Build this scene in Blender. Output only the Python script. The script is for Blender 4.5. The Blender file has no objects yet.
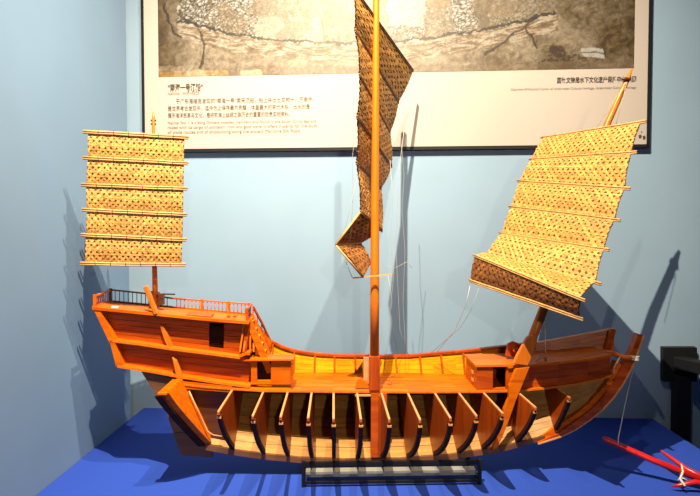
import bpy, bmesh, math, random
from mathutils import Vector, Matrix, noise
random.seed(4)
C = bpy.context.scene.collection
sc = bpy.context.scene

# ------------------------------------------------------------------ camera
F = 540.0; CX, CY = 350.0, 248.0
TH = math.atan(17/540)
TABLE = 0.75
EYE = TABLE + 0.99
cam = bpy.data.cameras.new('camera'); co = bpy.data.objects.new('camera', cam); C.objects.link(co)
cam.sensor_width = 36; cam.lens = F/700*36; cam.clip_start = .05
co.location = (0, 0, EYE); co.rotation_euler = (math.pi/2 - TH, 0, 0)
sc.camera = co

# ------------------------------------------------------------------ world and exposure
w = bpy.data.worlds.new('world'); sc.world = w; w.use_nodes = True
w.node_tree.nodes['Background'].inputs[0].default_value = (.05, .32, 1, 1)
w.node_tree.nodes['Background'].inputs[1].default_value = .075
sc.view_settings.view_transform = 'Standard'; sc.view_settings.look = 'None'
sc.view_settings.exposure = 0; sc.view_settings.gamma = 1

# ------------------------------------------------------------------ gallery track spots
def spot(x, y, z, tx, ty, tz, watt, col, size=62, r=.02, blend=.6):
    l = bpy.data.lights.new('track_spot', 'SPOT'); l.energy = watt; l.color = col
    l.spot_size = math.radians(size); l.spot_blend = blend; l.shadow_soft_size = r
    o = bpy.data.objects.new('track_spot', l); C.objects.link(o)
    o.location = (x, y, EYE+z)
    o.rotation_euler = (Vector((tx, ty, tz)) - Vector((x, y, z))).to_track_quat('-Z', 'Y').to_euler()
    return o
WARM = (1, .81, .54)
spot(-.25, .75, 2.5, .15, 2.6, .1, 1560, WARM, 100, .010, 1)
spot(.14, .60, 2.5, .05, 2.6, .1, 150, WARM, 100, .012, 1)
spot(.36, 1.00, 2.6, -.95, 2.5, -.1, 620, WARM, 72, .012, 1)
spot(.45, -2.0, .72, -.1, 2.6, -.1, 170, WARM, 48, .02)

# ------------------------------------------------------------------ pixel / plane geometry
def ray(px, py):
    dx = (px-CX)/F; dz = (CY-py)/F
    return Vector((dx, math.cos(TH)+dz*math.sin(TH), dz*math.cos(TH)-math.sin(TH)))
YAW = math.atan(.030)
ax = Vector((math.cos(YAW), math.sin(YAW), 0)); nx = Vector((-math.sin(YAW), math.cos(YAW), 0))
r0 = ray(375, 248); ORG = r0*(2.16/r0.y); ORG.z = 0
KEELZ = -.938                         # underside of keel below the eye
SHIPLOC = Vector((ORG.x, ORG.y, EYE+KEELZ))
def P(px, py, v=0.0):
    """point of the ship's own frame (along, across, up) seen at px,py at distance v behind its centre plane"""
    r = ray(px, py)
    t = (ORG.dot(nx) + v)/r.dot(nx)
    q = r*t - ORG
    return Vector((q.dot(ax), v, q.z - KEELZ))
def zat(pxv, u, v, w):                # unused axis helper
    return Vector((u, v, w))
T_WALL = -.065; Y_WALL = 2.926
wn = Vector((-T_WALL, 1, 0)).normalized(); wa = Vector((1, T_WALL, 0)).normalized()
W0 = Vector((0, Y_WALL, 0))
def PW(px, py, off=0.0):
    r = ray(px, py); t = (W0.dot(wn)-off)/r.dot(wn); return r*t
def world_at(px, py, Y):
    r = ray(px, py); q = r*(Y/r.y); return Vector((q.x, q.y, q.z+EYE))

def lerp(tab, x):
    if x <= tab[0][0]: return tab[0][1]
    for (a, b), (c, d) in zip(tab, tab[1:]):
        if x <= c: return b + (d-b)*(x-a)/(c-a)
    return tab[-1][1]

# ------------------------------------------------------------------ materials
ALB = .68
def nt(name):
    m = bpy.data.materials.new(name); m.use_nodes = True
    return m, m.node_tree, m.node_tree.nodes['Principled BSDF']
def plain(name, col, rough=.5, metal=0, spec=.5):
    m, t, b = nt(name); col = [c*ALB for c in col]
    n = t.nodes.new('ShaderNodeTexNoise'); n.inputs['Scale'].default_value = 30; n.inputs['Detail'].default_value = 3
    tc = t.nodes.new('ShaderNodeTexCoord'); t.links.new(tc.outputs['Object'], n.inputs['Vector'])
    r = t.nodes.new('ShaderNodeValToRGB'); r.color_ramp.elements[0].position = .3; r.color_ramp.elements[1].position = .7
    r.color_ramp.elements[0].color = (*[c*.9 for c in col], 1); r.color_ramp.elements[1].color = (*[min(1, c*1.08) for c in col], 1)
    t.links.new(n.outputs[0], r.inputs[0]); t.links.new(r.outputs[0], b.inputs['Base Color'])
    b.inputs['Roughness'].default_value = rough; b.inputs['Metallic'].default_value = metal
    b.inputs['Specular IOR Level'].default_value = spec
    return m
def wood(name, dark, light, rough=.38, stretch=(2.2, 30, 30), var=.35, axis=0, spec=.4):
    m, t, b = nt(name); dark = [c*ALB for c in dark]; light = [c*ALB for c in light]
    tc = t.nodes.new('ShaderNodeTexCoord'); mp = t.nodes.new('ShaderNodeMapping')
    s = list(stretch)
    if axis == 2: s = [stretch[1], stretch[1], stretch[0]]
    mp.inputs['Scale'].default_value = s
    ge = t.nodes.new('ShaderNodeNewGeometry')
    t.links.new(tc.outputs['Object'], mp.inputs['Vector'])
    ad = t.nodes.new('ShaderNodeVectorMath'); ad.operation = 'ADD'
    mu = t.nodes.new('ShaderNodeMath'); mu.operation = 'MULTIPLY'; mu.inputs[1].default_value = 37
    t.links.new(ge.outputs['Random Per Island'], mu.inputs[0])
    t.links.new(mp.outputs[0], ad.inputs[0]); t.links.new(mu.outputs[0], ad.inputs[1])
    n = t.nodes.new('ShaderNodeTexNoise'); n.inputs['Scale'].default_value = 1.6; n.inputs['Detail'].default_value = 6
    n.inputs['Roughness'].default_value = .62; n.inputs['Distortion'].default_value = .5
    t.links.new(ad.outputs[0], n.inputs['Vector'])
    r = t.nodes.new('ShaderNodeValToRGB'); e = r.color_ramp.elements
    e[0].position = .32; e[0].color = (*dark, 1); e[1].position = .68; e[1].color = (*light, 1)
    t.links.new(n.outputs[0], r.inputs[0])
    hs = t.nodes.new('ShaderNodeHueSaturation')
    mr = t.nodes.new('ShaderNodeMapRange'); mr.inputs[3].default_value = 1-var; mr.inputs[4].default_value = 1+var*.6
    t.links.new(ge.outputs['Random Per Island'], mr.inputs[0]); t.links.new(mr.outputs[0], hs.inputs['Value'])
    t.links.new(r.outputs[0], hs.inputs['Color']); t.links.new(hs.outputs[0], b.inputs['Base Color'])
    bp = t.nodes.new('ShaderNodeBump'); bp.inputs['Strength'].default_value = .12; bp.inputs['Distance'].default_value = .002
    t.links.new(n.outputs[0], bp.inputs['Height']); t.links.new(bp.outputs[0], b.inputs['Normal'])
    b.inputs['Roughness'].default_value = rough; b.inputs['Specular IOR Level'].default_value = spec
    return m
M = {}
M['pine'] = wood('pine', (.60, .20, .002), (.84, .33, .005), var=.16, rough=.75, spec=.04)
M['stanchion'] = wood('stanchion_wood', (.30, .05, .003), (.48, .10, .006), spec=.03, rough=.8)
M['hull'] = wood('hull_wood', (.36, .15, .022), (.56, .275, .06), var=.2, rough=.55)
M['orange'] = wood('orange_wood', (.54, .085, .001), (.82, .19, .004), var=.18, spec=.15)
M['red'] = wood('red_wood', (.32, .035, .001), (.64, .115, .003), var=.25, spec=.3)
M['redboard'] = wood('red_board', (.34, .04, .002), (.60, .10, .004), var=.1, axis=2)
M['edge'] = wood('cut_edge', (.62, .27, .10), (.80, .40, .18), var=.1)
M['mast'] = wood('mast_wood', (.62, .14, .004), (.78, .22, .008), var=.05, axis=2, rough=.4)
M['brown'] = wood('brown_wood', (.12, .045, .018), (.22, .085, .035), var=.3, rough=.6)
M['darkrail'] = wood('dark_rail', (.06, .018, .008), (.12, .04, .014), var=.2)
M['ribdark'] = wood('rib_shade_wood', (.04, .014, .010), (.07, .024, .014), var=.2, rough=.7, spec=.08)
M['bamboo'] = wood('bamboo', (.48, .25, .08), (.72, .44, .16), var=.3, rough=.55)
M['bamboodark'] = wood('dark_bamboo', (.10, .045, .015), (.24, .11, .035), var=.3, rough=.6)
M['weave'] = wood('woven_bamboo', (.50, .225, .045), (.82, .45, .12), var=.34, rough=.6, stretch=(16, 16, 16))
M['weavebrown'] = wood('shade_brown_woven_bamboo', (.24, .085, .018), (.40, .16, .035), var=.4, rough=.6, stretch=(16, 16, 16))
M['weavegold'] = wood('gold_woven_bamboo', (.50, .23, .05), (.90, .50, .13), var=.4, rough=.6, stretch=(16, 16, 16))
M['mat'] = wood('leaf_matting', (.07, .025, .006), (.20, .075, .015), var=.2, rough=.8, stretch=(22, 22, 22))
M['matbrown'] = wood('shade_brown_leaf_matting', (.05, .015, .004), (.12, .04, .01), var=.2, rough=.8, stretch=(22, 22, 22))
M['rope'] = plain('cotton_string', (.75, .68, .55), .9)
M['thread'] = plain('grey_thread', (.42, .42, .38), .9)
M['black'] = plain('black_metal', (.011, .012, .015), .5, 0, .2)
M['blackwood'] = plain('black_paint', (.02, .02, .024), .55)
M['grey'] = plain('grey_acrylic', (.30, .31, .30), .4)
M['redpaint'] = plain('red_paint', (.62, .012, .012), .3)
M['cream'] = plain('cream_board', (.45, .41, .40), .6, 0, .2)
M['cream'].node_tree.nodes['Color Ramp'].color_ramp.elements[0].color = M['cream'].node_tree.nodes['Color Ramp'].color_ramp.elements[1].color
M['ink'] = plain('dark_ink', (.06, .045, .03), .7)
M['inkpale'] = plain('pale_ink', (.17, .13, .09), .7)
def wallmat(name, col):
    m, t, b = nt(name); col = [c*ALB for c in col]
    tc = t.nodes.new('ShaderNodeTexCoord')
    n = t.nodes.new('ShaderNodeTexNoise'); n.inputs['Scale'].default_value = 2.2; n.inputs['Detail'].default_value = 4
    t.links.new(tc.outputs['Object'], n.inputs['Vector'])
    r = t.nodes.new('ShaderNodeValToRGB'); e = r.color_ramp.elements
    e[0].position = .3; e[1].position = .7
    e[0].color = (*[c*.95 for c in col], 1); e[1].color = (*[c*1.04 for c in col], 1)
    t.links.new(n.outputs[0], r.inputs[0]); t.links.new(r.outputs[0], b.inputs['Base Color'])
    n2 = t.nodes.new('ShaderNodeTexNoise'); n2.inputs['Scale'].default_value = 160
    t.links.new(tc.outputs['Object'], n2.inputs['Vector'])
    bp = t.nodes.new('ShaderNodeBump'); bp.inputs['Strength'].default_value = .05; bp.inputs['Distance'].default_value = .002
    t.links.new(n2.outputs[0], bp.inputs['Height']); t.links.new(bp.outputs[0], b.inputs['Normal'])
    b.inputs['Roughness'].default_value = .75; b.inputs['Specular IOR Level'].default_value = .2
    return m
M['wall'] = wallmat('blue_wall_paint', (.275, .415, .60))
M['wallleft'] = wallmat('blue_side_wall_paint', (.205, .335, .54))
M['cloth'] = wallmat('blue_plinth_cloth', (.024, .075, .52))
M['floor'] = plain('grey_floor', (.05, .05, .06), .5)
M['ceil'] = plain('dark_ceiling', (.05, .05, .06), .8)

# ------------------------------------------------------------------ mesh builder
class MB:
    def __init__(s): s.v = []; s.f = []; s.m = []; s.smooth = []
    def add(s, vs, fs, mi=0, smooth=False):
        k = len(s.v); s.v += [tuple(x) for x in vs]
        for f in fs: s.f.append([k+i for i in f]); s.m.append(mi); s.smooth.append(smooth)
    def hexa(s, a, b, mi=0):          # two quads a (4 points) and b (4 points)
        s.add(list(a)+list(b), [(0, 1, 2, 3), (7, 6, 5, 4), (0, 4, 5, 1), (1, 5, 6, 2), (2, 6, 7, 3), (3, 7, 4, 0)], mi)
    def box(s, lo, hi, mi=0):
        x0, y0, z0 = lo; x1, y1, z1 = hi
        s.hexa([(x0, y0, z0), (x1, y0, z0), (x1, y1, z0), (x0, y1, z0)], [(x0, y0, z1), (x1, y0, z1), (x1, y1, z1), (x0, y1, z1)], mi)
    def prism(s, pts, d, mi=0):       # polygon pts extruded by vector d
        n = len(pts); d = Vector(d); q = [Vector(p)+d for p in pts]
        s.add(list(pts)+q, [tuple(range(n)), tuple(range(2*n-1, n-1, -1))]+[(i, i+n, (i+1) % n+n, (i+1) % n) for i in range(n)], mi)
    def bar(s, a, b, wd, ht, up=(0, 0, 1), mi=0):
        a = Vector(a); b = Vector(b); d = (b-a).normalized(); up = Vector(up)
        sd = d.cross(up).normalized(); u2 = sd.cross(d).normalized()
        o = [sd*wd/2+u2*ht/2, -sd*wd/2+u2*ht/2, -sd*wd/2-u2*ht/2, sd*wd/2-u2*ht/2]
        s.hexa([a+x for x in o], [b+x for x in o], mi)
    def tube(s, pts, rad, n=8, mi=0):
        pts = [Vector(p) for p in pts]; k = len(pts)
        if not isinstance(rad, (list, tuple)): rad = [rad]*k
        vs = []; 
        for i, p in enumerate(pts):
            d = (pts[min(i+1, k-1)]-pts[max(i-1, 0)]).normalized()
            ref = Vector((0, 0, 1)) if abs(d.z) < .9 else Vector((0, 1, 0))
            a = d.cross(ref).normalized(); b = a.cross(d)
            vs += [p+(a*math.cos(2*math.pi*j/n)+b*math.sin(2*math.pi*j/n))*rad[i] for j in range(n)]
        fs = [(i*n+j, i*n+(j+1) % n, (i+1)*n+(j+1) % n, (i+1)*n+j) for i in range(k-1) for j in range(n)]
        s.add(vs, fs+[tuple(range(n-1, -1, -1)), tuple(range((k-1)*n, k*n))], mi, True)
    def build(s, name, mats, parent=None, bevel=0):
        me = bpy.data.meshes.new(name); me.from_pydata(s.v, [], s.f)
        if not isinstance(mats, (list, tuple)): mats = [mats]
        for m in mats: me.materials.append(m)
        me.polygons.foreach_set('material_index', s.m); me.polygons.foreach_set('use_smooth', s.smooth)
        bm = bmesh.new(); bm.from_mesh(me); bmesh.ops.recalc_face_normals(bm, faces=bm.faces); bm.to_mesh(me); bm.free()
        o = bpy.data.objects.new(name, me); C.objects.link(o)
        if parent: o.parent = parent
        if bevel:
            b = o.modifiers.new('bevel', 'BEVEL'); b.width = bevel; b.segments = 2; b.limit_method = 'ANGLE'
        return o
def tag(o, label=None, cat=None, group=None, kind=None):
    if label: o['label'] = label
    if cat: o['category'] = cat
    if group: o['group'] = group
    if kind: o['kind'] = kind
    return o
def empty(name, loc, rz=0):
    o = bpy.data.objects.new(name, None); C.objects.link(o); o.location = loc; o.rotation_euler = (0, 0, rz)
    o.empty_display_size = .1
    return o
def lab(o, l): o['label'] = l; return o

# ------------------------------------------------------------------ setting
def struct(name, mb, m): return tag(mb.build(name, m), kind='structure')
b = MB(); b.box((-4, -4, -.1), (4.5, 4.2, 0)); struct('floor', b, M['floor'])
b = MB()
p0 = W0 + wa*(-2.2); p1 = W0 + wa*4.2; th = wn*.15
b.hexa([Vector((p0.x, p0.y, 0)), Vector((p1.x, p1.y, 0)), Vector((p1.x, p1.y, 0))+th, Vector((p0.x, p0.y, 0))+th],
       [Vector((p0.x, p0.y, 4.6)), Vector((p1.x, p1.y, 4.6)), Vector((p1.x, p1.y, 4.6))+th, Vector((p0.x, p0.y, 4.6))+th])
struct('wall_back', b, M['wall'])
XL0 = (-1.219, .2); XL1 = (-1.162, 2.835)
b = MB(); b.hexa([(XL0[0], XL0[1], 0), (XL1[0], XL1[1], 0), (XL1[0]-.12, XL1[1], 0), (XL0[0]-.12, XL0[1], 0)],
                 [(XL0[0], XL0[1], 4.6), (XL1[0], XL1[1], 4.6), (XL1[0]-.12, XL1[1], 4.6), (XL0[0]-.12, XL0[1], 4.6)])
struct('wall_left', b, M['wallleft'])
b = MB(); b.box((3.6, -1.5, 0), (3.75, 2.66, 4.6)); struct('wall_right', b, M['wall'])

# blue plinth
def wally(x): return Y_WALL + T_WALL*x
b = MB()
pl = [(-1.198, 1.05), (1.555, 1.05), (1.60, wally(1.60)-.002), (-1.157, wally(-1.157)-.002)]
b.hexa([(x, y, 0) for x, y in pl], [(x, y, TABLE) for x, y in pl])
tag(b.build('display_plinth', M['cloth'], bevel=.004), 'broad bright blue display plinth under the model ship, against the wall', 'plinth')

# ------------------------------------------------------------------ poster
pe = empty('wall_poster', (W0.x, W0.y, EYE), math.atan(T_WALL))
tag(pe, 'large cream museum panel with sepia excavation photograph and Chinese text on blue wall', 'poster')
def L(px, py, off):
    q = PW(px, py, off) - W0
    return q.dot(wa), q.z
DP = .028
xl, _ = L(144.8, 110, DP); xr, _ = L(647, 110, DP)
_, zb = L(345, 147.3, DP); ZT = zb + 1.55
b = MB(); b.box((xl, -DP, zb), (xr, -.004, ZT)); b.build('panel_board', M['cream'], pe)
b = MB(); fw = .014
b.box((xl-fw, -DP-.004, zb-fw), (xl, -.002, ZT+fw)); b.box((xr, -DP-.004, zb-fw), (xr+fw, -.002, ZT+fw))
b.box((xl-fw, -DP-.004, zb-fw*1.2), (xr+fw, -.002, zb)); b.box((xl-fw, -DP-.004, ZT), (xr+fw, -.002, ZT+fw))
b.build('panel_frame', M['black'], pe)
# printed photograph: a fine grid whose printed colours are stored per point
qx0, _ = L(158.5, 60, DP); qx1, _ = L(634, 60, DP); _, qz0 = L(345, 73.5, DP); qz1 = ZT-.10
NXG, NZG = 700, 300
def nz(x, y, s, o=0): return noise.noise(Vector((x*s+o, y*s-o, o*1.7)))
def fr(x, y, s, o=0): return noise.fractal(Vector((x*s+o, y*s, o)), .8, 2.1, 5)
def mix(a, b_, t): t = max(0, min(1, t)); return [a[i]*(1-t)+b_[i]*t for i in range(3)]
blocks = [(262, 300, -60, 22, .35), (300, 330, -60, 17, .1), (330, 352, -80, 40, .2), (395, 432, -80, 45, .9), (433, 457, -8, 30, .55), (459, 482, -80, 50, 1), (497, 520, 22, 46, 1), (520, 545, -70, -10, .7), (185, 212, -80, 22, 1), (215, 258, -80, 30, 1)]
def photo(x, y):
    x += nz(x, y, .09, 21)*5; y += nz(x, y, .07, 33)*2.5
    f1 = fr(x, y, .035, 3); f2 = fr(x, y, .22, 9); f3 = nz(x, y, .9, 5)
    base = mix((.22, .165, .10), (.58, .48, .34), .5+f1*.75+f2*.35)
    # pale silt in the middle
    mid = math.exp(-((x-330)/150)**2)
    base = mix(base, (.78, .60, .42), mid*.4)
    dark = max(0, 1-(x-155)/40)
    base = mix(base, (.13, .085, .045), dark*.8*(y < 62)+max(0, (x-520)/120)*.45)
    # hull line
    hull = 20+26*(1-((x-370)/190)**2) if 180 < x < 560 else -999
    if 180 < x < 560:
        d = y-hull
        if d < 0:                       # inside the wreck: rubble of porcelain
            vv = noise.voronoi(Vector((x*.30, y*.34, 0)))[0]
            edge = (vv[1]-vv[0])
            amt = .25
            for (a, c, e, g, k) in blocks:
                if a <= x <= c and e <= y <= g: amt = max(amt, k)
            if x < 262: amt = max(amt, .9)
            rub = mix((.06, .04, .02), (1, .95, .78), edge*2.4+f3*.5)
            base = mix(base, rub, amt*.85)
            for s in (184, 213, 260, 300, 330, 354, 394, 433, 458, 484, 494, 521, 547):
                if abs(x-s+f2*1.5) < 1.1 and f1 > -.25: base = mix(base, (.28, .19, .11), .5)
            if 484 < x < 494: base = mix(base, (.22, .17, .12), .6)
            if 433 < x < 457 and y < -8+38*.5: base = mix(base, (.62, .40, .18), .6)
            if 395 < x < 430 and y < 28: base = mix(base, (.90, .80, .72), .5)
            if 262 < x < 330 and y > 17: base = mix(base, (.92, .85, .66), .35)
            if f1*1.2+f3*.3 > .28: base = mix(base, (.34, .25, .16), .6)
        if -3 < d < 16:                 # timbers along the wreck's side
            sv = fr(x*.16, d, .45, 40)
            base = mix(base, (.26, .17, .10) if sv < -.12 else (.88, .76, .58) if sv > .12 else (.60, .44, .30), .6)
        if abs(d+2+f2*2) < 1.2: base = mix(base, (.05, .03, .02), .85)
    for (xa, ya, xb, yb, wdt) in [(168, 0, 168, 18, 1.5), (168, 18, 181, 34, 1.2), (205, 32, 207, 50, 1.4), (207, 50, 203, 66, 1.6), (180, 10, 205, 32, 1), (490, 58, 520, 38, 1.2), (520, 38, 540, 22, 1), (528, 32, 543, 52, 1.4)]:
        dx, dy = xb-xa, yb-ya; t = max(0, min(1, ((x-xa)*dx+(y-ya)*dy)/(dx*dx+dy*dy)))
        if math.hypot(x-xa-t*dx, y-ya-t*dy) < wdt+f3*.8: base = mix(base, (.08, .05, .03), .75)
    if 555 < x < 566 and 50 < y < 62: base = mix(base, (.10, .07, .05), .7 if f3 > -.2 else .1)
    if y > 60 and 540 < x < 600 and f2 > .05: base = mix(base, (.08, .06, .05), .7)
    if 586 < x < 606 and 53 < y < 63: base = (.84, .76, .64) if abs(y-58) > 1 else (.4, .33, .25)
    if y > 68 and x > 160 and x < 230:
        k = int((x-158)/17); base = mix((.60, .34, .12), (.86, .66, .40), [.1, .5, .8, .35, .3][min(k, 4)]+f2*.5)
    if y > 69 and 247 < x < 267: base = mix((.78, .55, .28), (.95, .8, .5), .6+f2)
    elif y > 66 and x >= 230: base = mix(base, (.36, .26, .17), .45)
    base = [min(1, max(.02, .38+(c-.38)*1.3)) for c in base]
    g = 1+f3*.35+f2*.28
    return [max(.004, min(.9, c*g))*k_ for c, k_ in zip(base, (.225, .24, .29))]
me = bpy.data.meshes.new('printed_photograph')
vs = []; cols = []
for j in range(NZG+1):
    for i in range(NXG+1):
        s = i/NXG; t = j/NZG
        # denser rows towards the bottom of the print
        vs.append((qx0+(qx1-qx0)*s, -DP-.0015, qz0+(qz1-qz0)*t))
        py = 73.5 - t*(qz1-qz0)*540/2.88
        cols.append(photo(158.5+s*475.5, py))
fs = [(j*(NXG+1)+i, j*(NXG+1)+i+1, (j+1)*(NXG+1)+i+1, (j+1)*(NXG+1)+i) for j in range(NZG) for i in range(NXG)]
me.from_pydata(vs, [], fs)
ca = me.color_attributes.new('print', 'FLOAT_COLOR', 'POINT')
ca.data.foreach_set('color', [c for k in cols for c in (*k, 1)])
m, t, bs = nt('photographic_print'); at = t.nodes.new('ShaderNodeVertexColor'); at.layer_name = 'print'
t.links.new(at.outputs[0], bs.inputs['Base Color']); bs.inputs['Roughness'].default_value = .5
me.materials.append(m)
o = bpy.data.objects.new('printed_photograph', me); C.objects.link(o); o.parent = pe
# lettering
def text(s, x, z, size, mat, width=None, name='lettering', bold=0.0):
    cu = bpy.data.curves.new('t', 'FONT'); cu.body = s; cu.size = size; cu.offset = bold
    to = bpy.data.objects.new('t', cu); C.objects.link(to)
    bpy.context.view_layer.update()
    me = bpy.data.meshes.new_from_object(to.evaluated_get(bpy.context.evaluated_depsgraph_get()))
    bpy.data.objects.remove(to)
    if len(me.vertices) == 0: return None
    xs = [v.co.x for v in me.vertices]; k = 1
    if width: k = width/(max(xs)-min(xs))
    for v in me.vertices: v.co = (x+(v.co.x-min(xs))*k, -DP-.002, z+v.co.y*(k if width and k < 1.3 and k > .85 else 1))
    me.materials.append(mat); me.name = name
    o = bpy.data.objects.new(name, me); C.objects.link(o); o.parent = pe
    return o
def line(s, px0, px1, py, h, mat, bold=0):
    x0, z = L(px0, py, DP); x1, _ = L(px1, py, DP)
    return text(s, x0, z, h, mat, x1-x0, bold=bold)
line('“南海一号沉船”', 168, 203, 91, .045, M['ink'], .0012)
line('NANHAI I SHIPWRECK', 168, 200, 95.2, .022, M['inkpale'])
line('于广东海陵岛发现的“南海一号”南宋沉船，船上共出土文物十八万余件，', 176, 314, 103.6, .03, M['ink'])
line('是世界考古发现中，迄今为止保存最为完整、体量最大的宋代木船，出水的是', 168, 310, 110.8, .03, M['ink'])
line('展示海洋贸易与文化，是研究海上丝绸之路历史的重要的珍贵实物资料。', 168, 290, 117.8, .03, M['ink'])
line('Nanhai No. 1 is a Song Dynasty wooden merchant ship found in the South China Sea and', 168, 316, 124.3, .020, M['inkpale'])
line('raised with its cargo of porcelain, iron and gold ware; it offers material for the study', 168, 318, 129, .020, M['inkpale'])
line('of trade routes and of shipbuilding along the ancient Maritime Silk Road', 168, 300, 133.8, .020, M['inkpale'])
line('国家文物局水下文化遗产保护中心 供图', 557, 636, 82.8, .032, M['ink'], .0008)
line('Courtesy of National Center of Underwater Cultural Heritage, Underwater Cultural Heritage', 511, 636, 90.5, .017, M['inkpale'])
b = MB()
for px, py, r in ((640, 136.5, .010), (644, 137.5, .010), (641.5, 132, .004), (637.5, 131, .003)):
    x, z = L(px, py, DP); n = 14
    b.prism([(x+r*.75*math.cos(i*2*math.pi/n), -DP-.0008, z+r*math.sin(i*2*math.pi/n)) for i in range(n)], (0, -.0012, 0))
b.build('printed_emblem', M['ink'], pe)

# ------------------------------------------------------------------ handrail at the right
hr = empty('handrail', (1.72, wally(1.72), 0), 0)
tag(hr, 'black handrail with square wall plate and post beyond plinth corner', 'handrail')
ho = hr.location
def H(px, py, off): q = PW(px, py, off); return Vector((q.x, q.y, q.z+EYE)) - ho
b = MB(); c = [H(660, 380, .001), H(693.5, 380, .001), H(693.5, 346, .001), H(660, 346, .001)]
b.prism(c, -wn*.035); b.build('wall_plate', M['black'], hr, .003)
b = MB(); c = [H(677, 377, .085), H(692, 377, .085)]
b.hexa([Vector((c[0].x, c[0].y, -ho.z)), Vector((c[1].x, c[1].y, -ho.z)), Vector((c[1].x, c[1].y+.05, -ho.z)), Vector((c[0].x, c[0].y+.05, -ho.z))],
       [c[0], c[1], c[1]+Vector((0, .05, 0)), c[0]+Vector((0, .05, 0))]); b.build('post', M['black'], hr, .003)
b = MB(); a = H(677, 362, .036); b.bar(a, a+Vector((.38, -.75, 0)), .07, .062); b.build('rail', M['black'], hr, .004)

# ------------------------------------------------------------------ ship
ship = empty('model_ship', SHIPLOC, YAW)
tag(ship, 'large wooden cutaway model of a three masted junk with woven bamboo sails', 'model ship')
U = lambda px: P(px, 300, 0).x
DECK = [(183, 384.5), (205, 387), (232, 389), (263, 391), (333, 391.8), (420, 392.3), (484, 391.8), (518, 391), (545, 388.5), (575, 384.5), (600, 379.5), (616, 374)]
KEEL = [(205, 444.5), (232, 449.5), (263, 454), (300, 457.5), (345, 459.5), (400, 458.5), (450, 454.5), (500, 447), (545, 436), (575, 423), (600, 402), (616, 380)]
BRE = [(183, .262), (232, .267), (263, .287), (333, .306), (408, .312), (435, .298), (459, .275), (484, .253), (518, .200), (558, .125), (590, .06), (616, .02)]
POW = [(183, 1.25), (263, 1.5), (333, 1.9), (420, 1.9), (484, 1.5), (558, 1.3), (616, 1.2)]
def wd(px): return P(px, lerp(DECK, px), 0).z
def wk(px): return P(px, lerp(KEEL, px), 0).z
def sec(px, q):                        # breadth fraction of section at depth fraction q
    return lerp(BRE, px)*max(0, 1-q**lerp(POW, px))
def srake(px, q):                      # the hull's after end is raked: lower points lie further forward
    return 0
# far half of the hull: strakes of planking from keel to deck, both faces
NST = 9
cols_ = [204, 218, 232, 248, 263, 285, 310, 333, 360, 385, 408, 435, 459, 484, 500, 518, 538, 558, 575, 590, 604, 616]
hp = MB()
for k in range(NST):
    q0 = (1-k/NST)**.8; q1 = (1-(k+1)/NST)**.8
    q0 -= .004
    row = []
    for px in cols_:
        u = U(px); a, c = wk(px), wd(px)
        for q in (q0, q1):
            vv = sec(px, q)+.004; ww = c+(a-c)*q
            if px == 204:
                tp, bq = P(177, 381, 0), P(206, 445, 0); u = tp.x+(bq.x-tp.x)*q; ww = tp.z+(bq.z-tp.z)*q; vv = .262*(1-min(1, q)**1.2)+.004
            row.append((u, vv, ww)); row.append((u, vv+.011, ww-.006))
    vs = row; n = len(cols_); fs = []
    for i in range(n-1):
        A = i*4; B = (i+1)*4
        fs += [(A, B, B+2, A+2), (A+1, A+3, B+3, B+1), (A, A+1, B+1, B), (A+2, B+2, B+3, A+3)]
    fs += [(0, 2, 3, 1), ((n-1)*4, (n-1)*4+1, (n-1)*4+3, (n-1)*4+2)]
    hp.add(vs, fs)
hp.build('hull_planking', M['hull'], ship)
# limber strip (pale floor boards beside the keel) between bulkheads is the planking itself; keel timber below
kb = MB(); kp = []
for px, top in KEEL[:-3]: kp.append(P(px, top, -.006))
bot = [P(px, y+5.5-(1.5 if px > 520 else 0), -.006) for px, y in KEEL[:-3]][::-1]
n = len(kp)
for i in range(n-1):
    q = [kp[i], kp[i+1], bot[n-2-i], bot[n-1-i]]
    kb.hexa(q, [Vector(p)+Vector((0, .03, 0)) for p in q])
lab(kb.build('keel', M['brown'], ship), 'dark brown keel timber')

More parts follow.
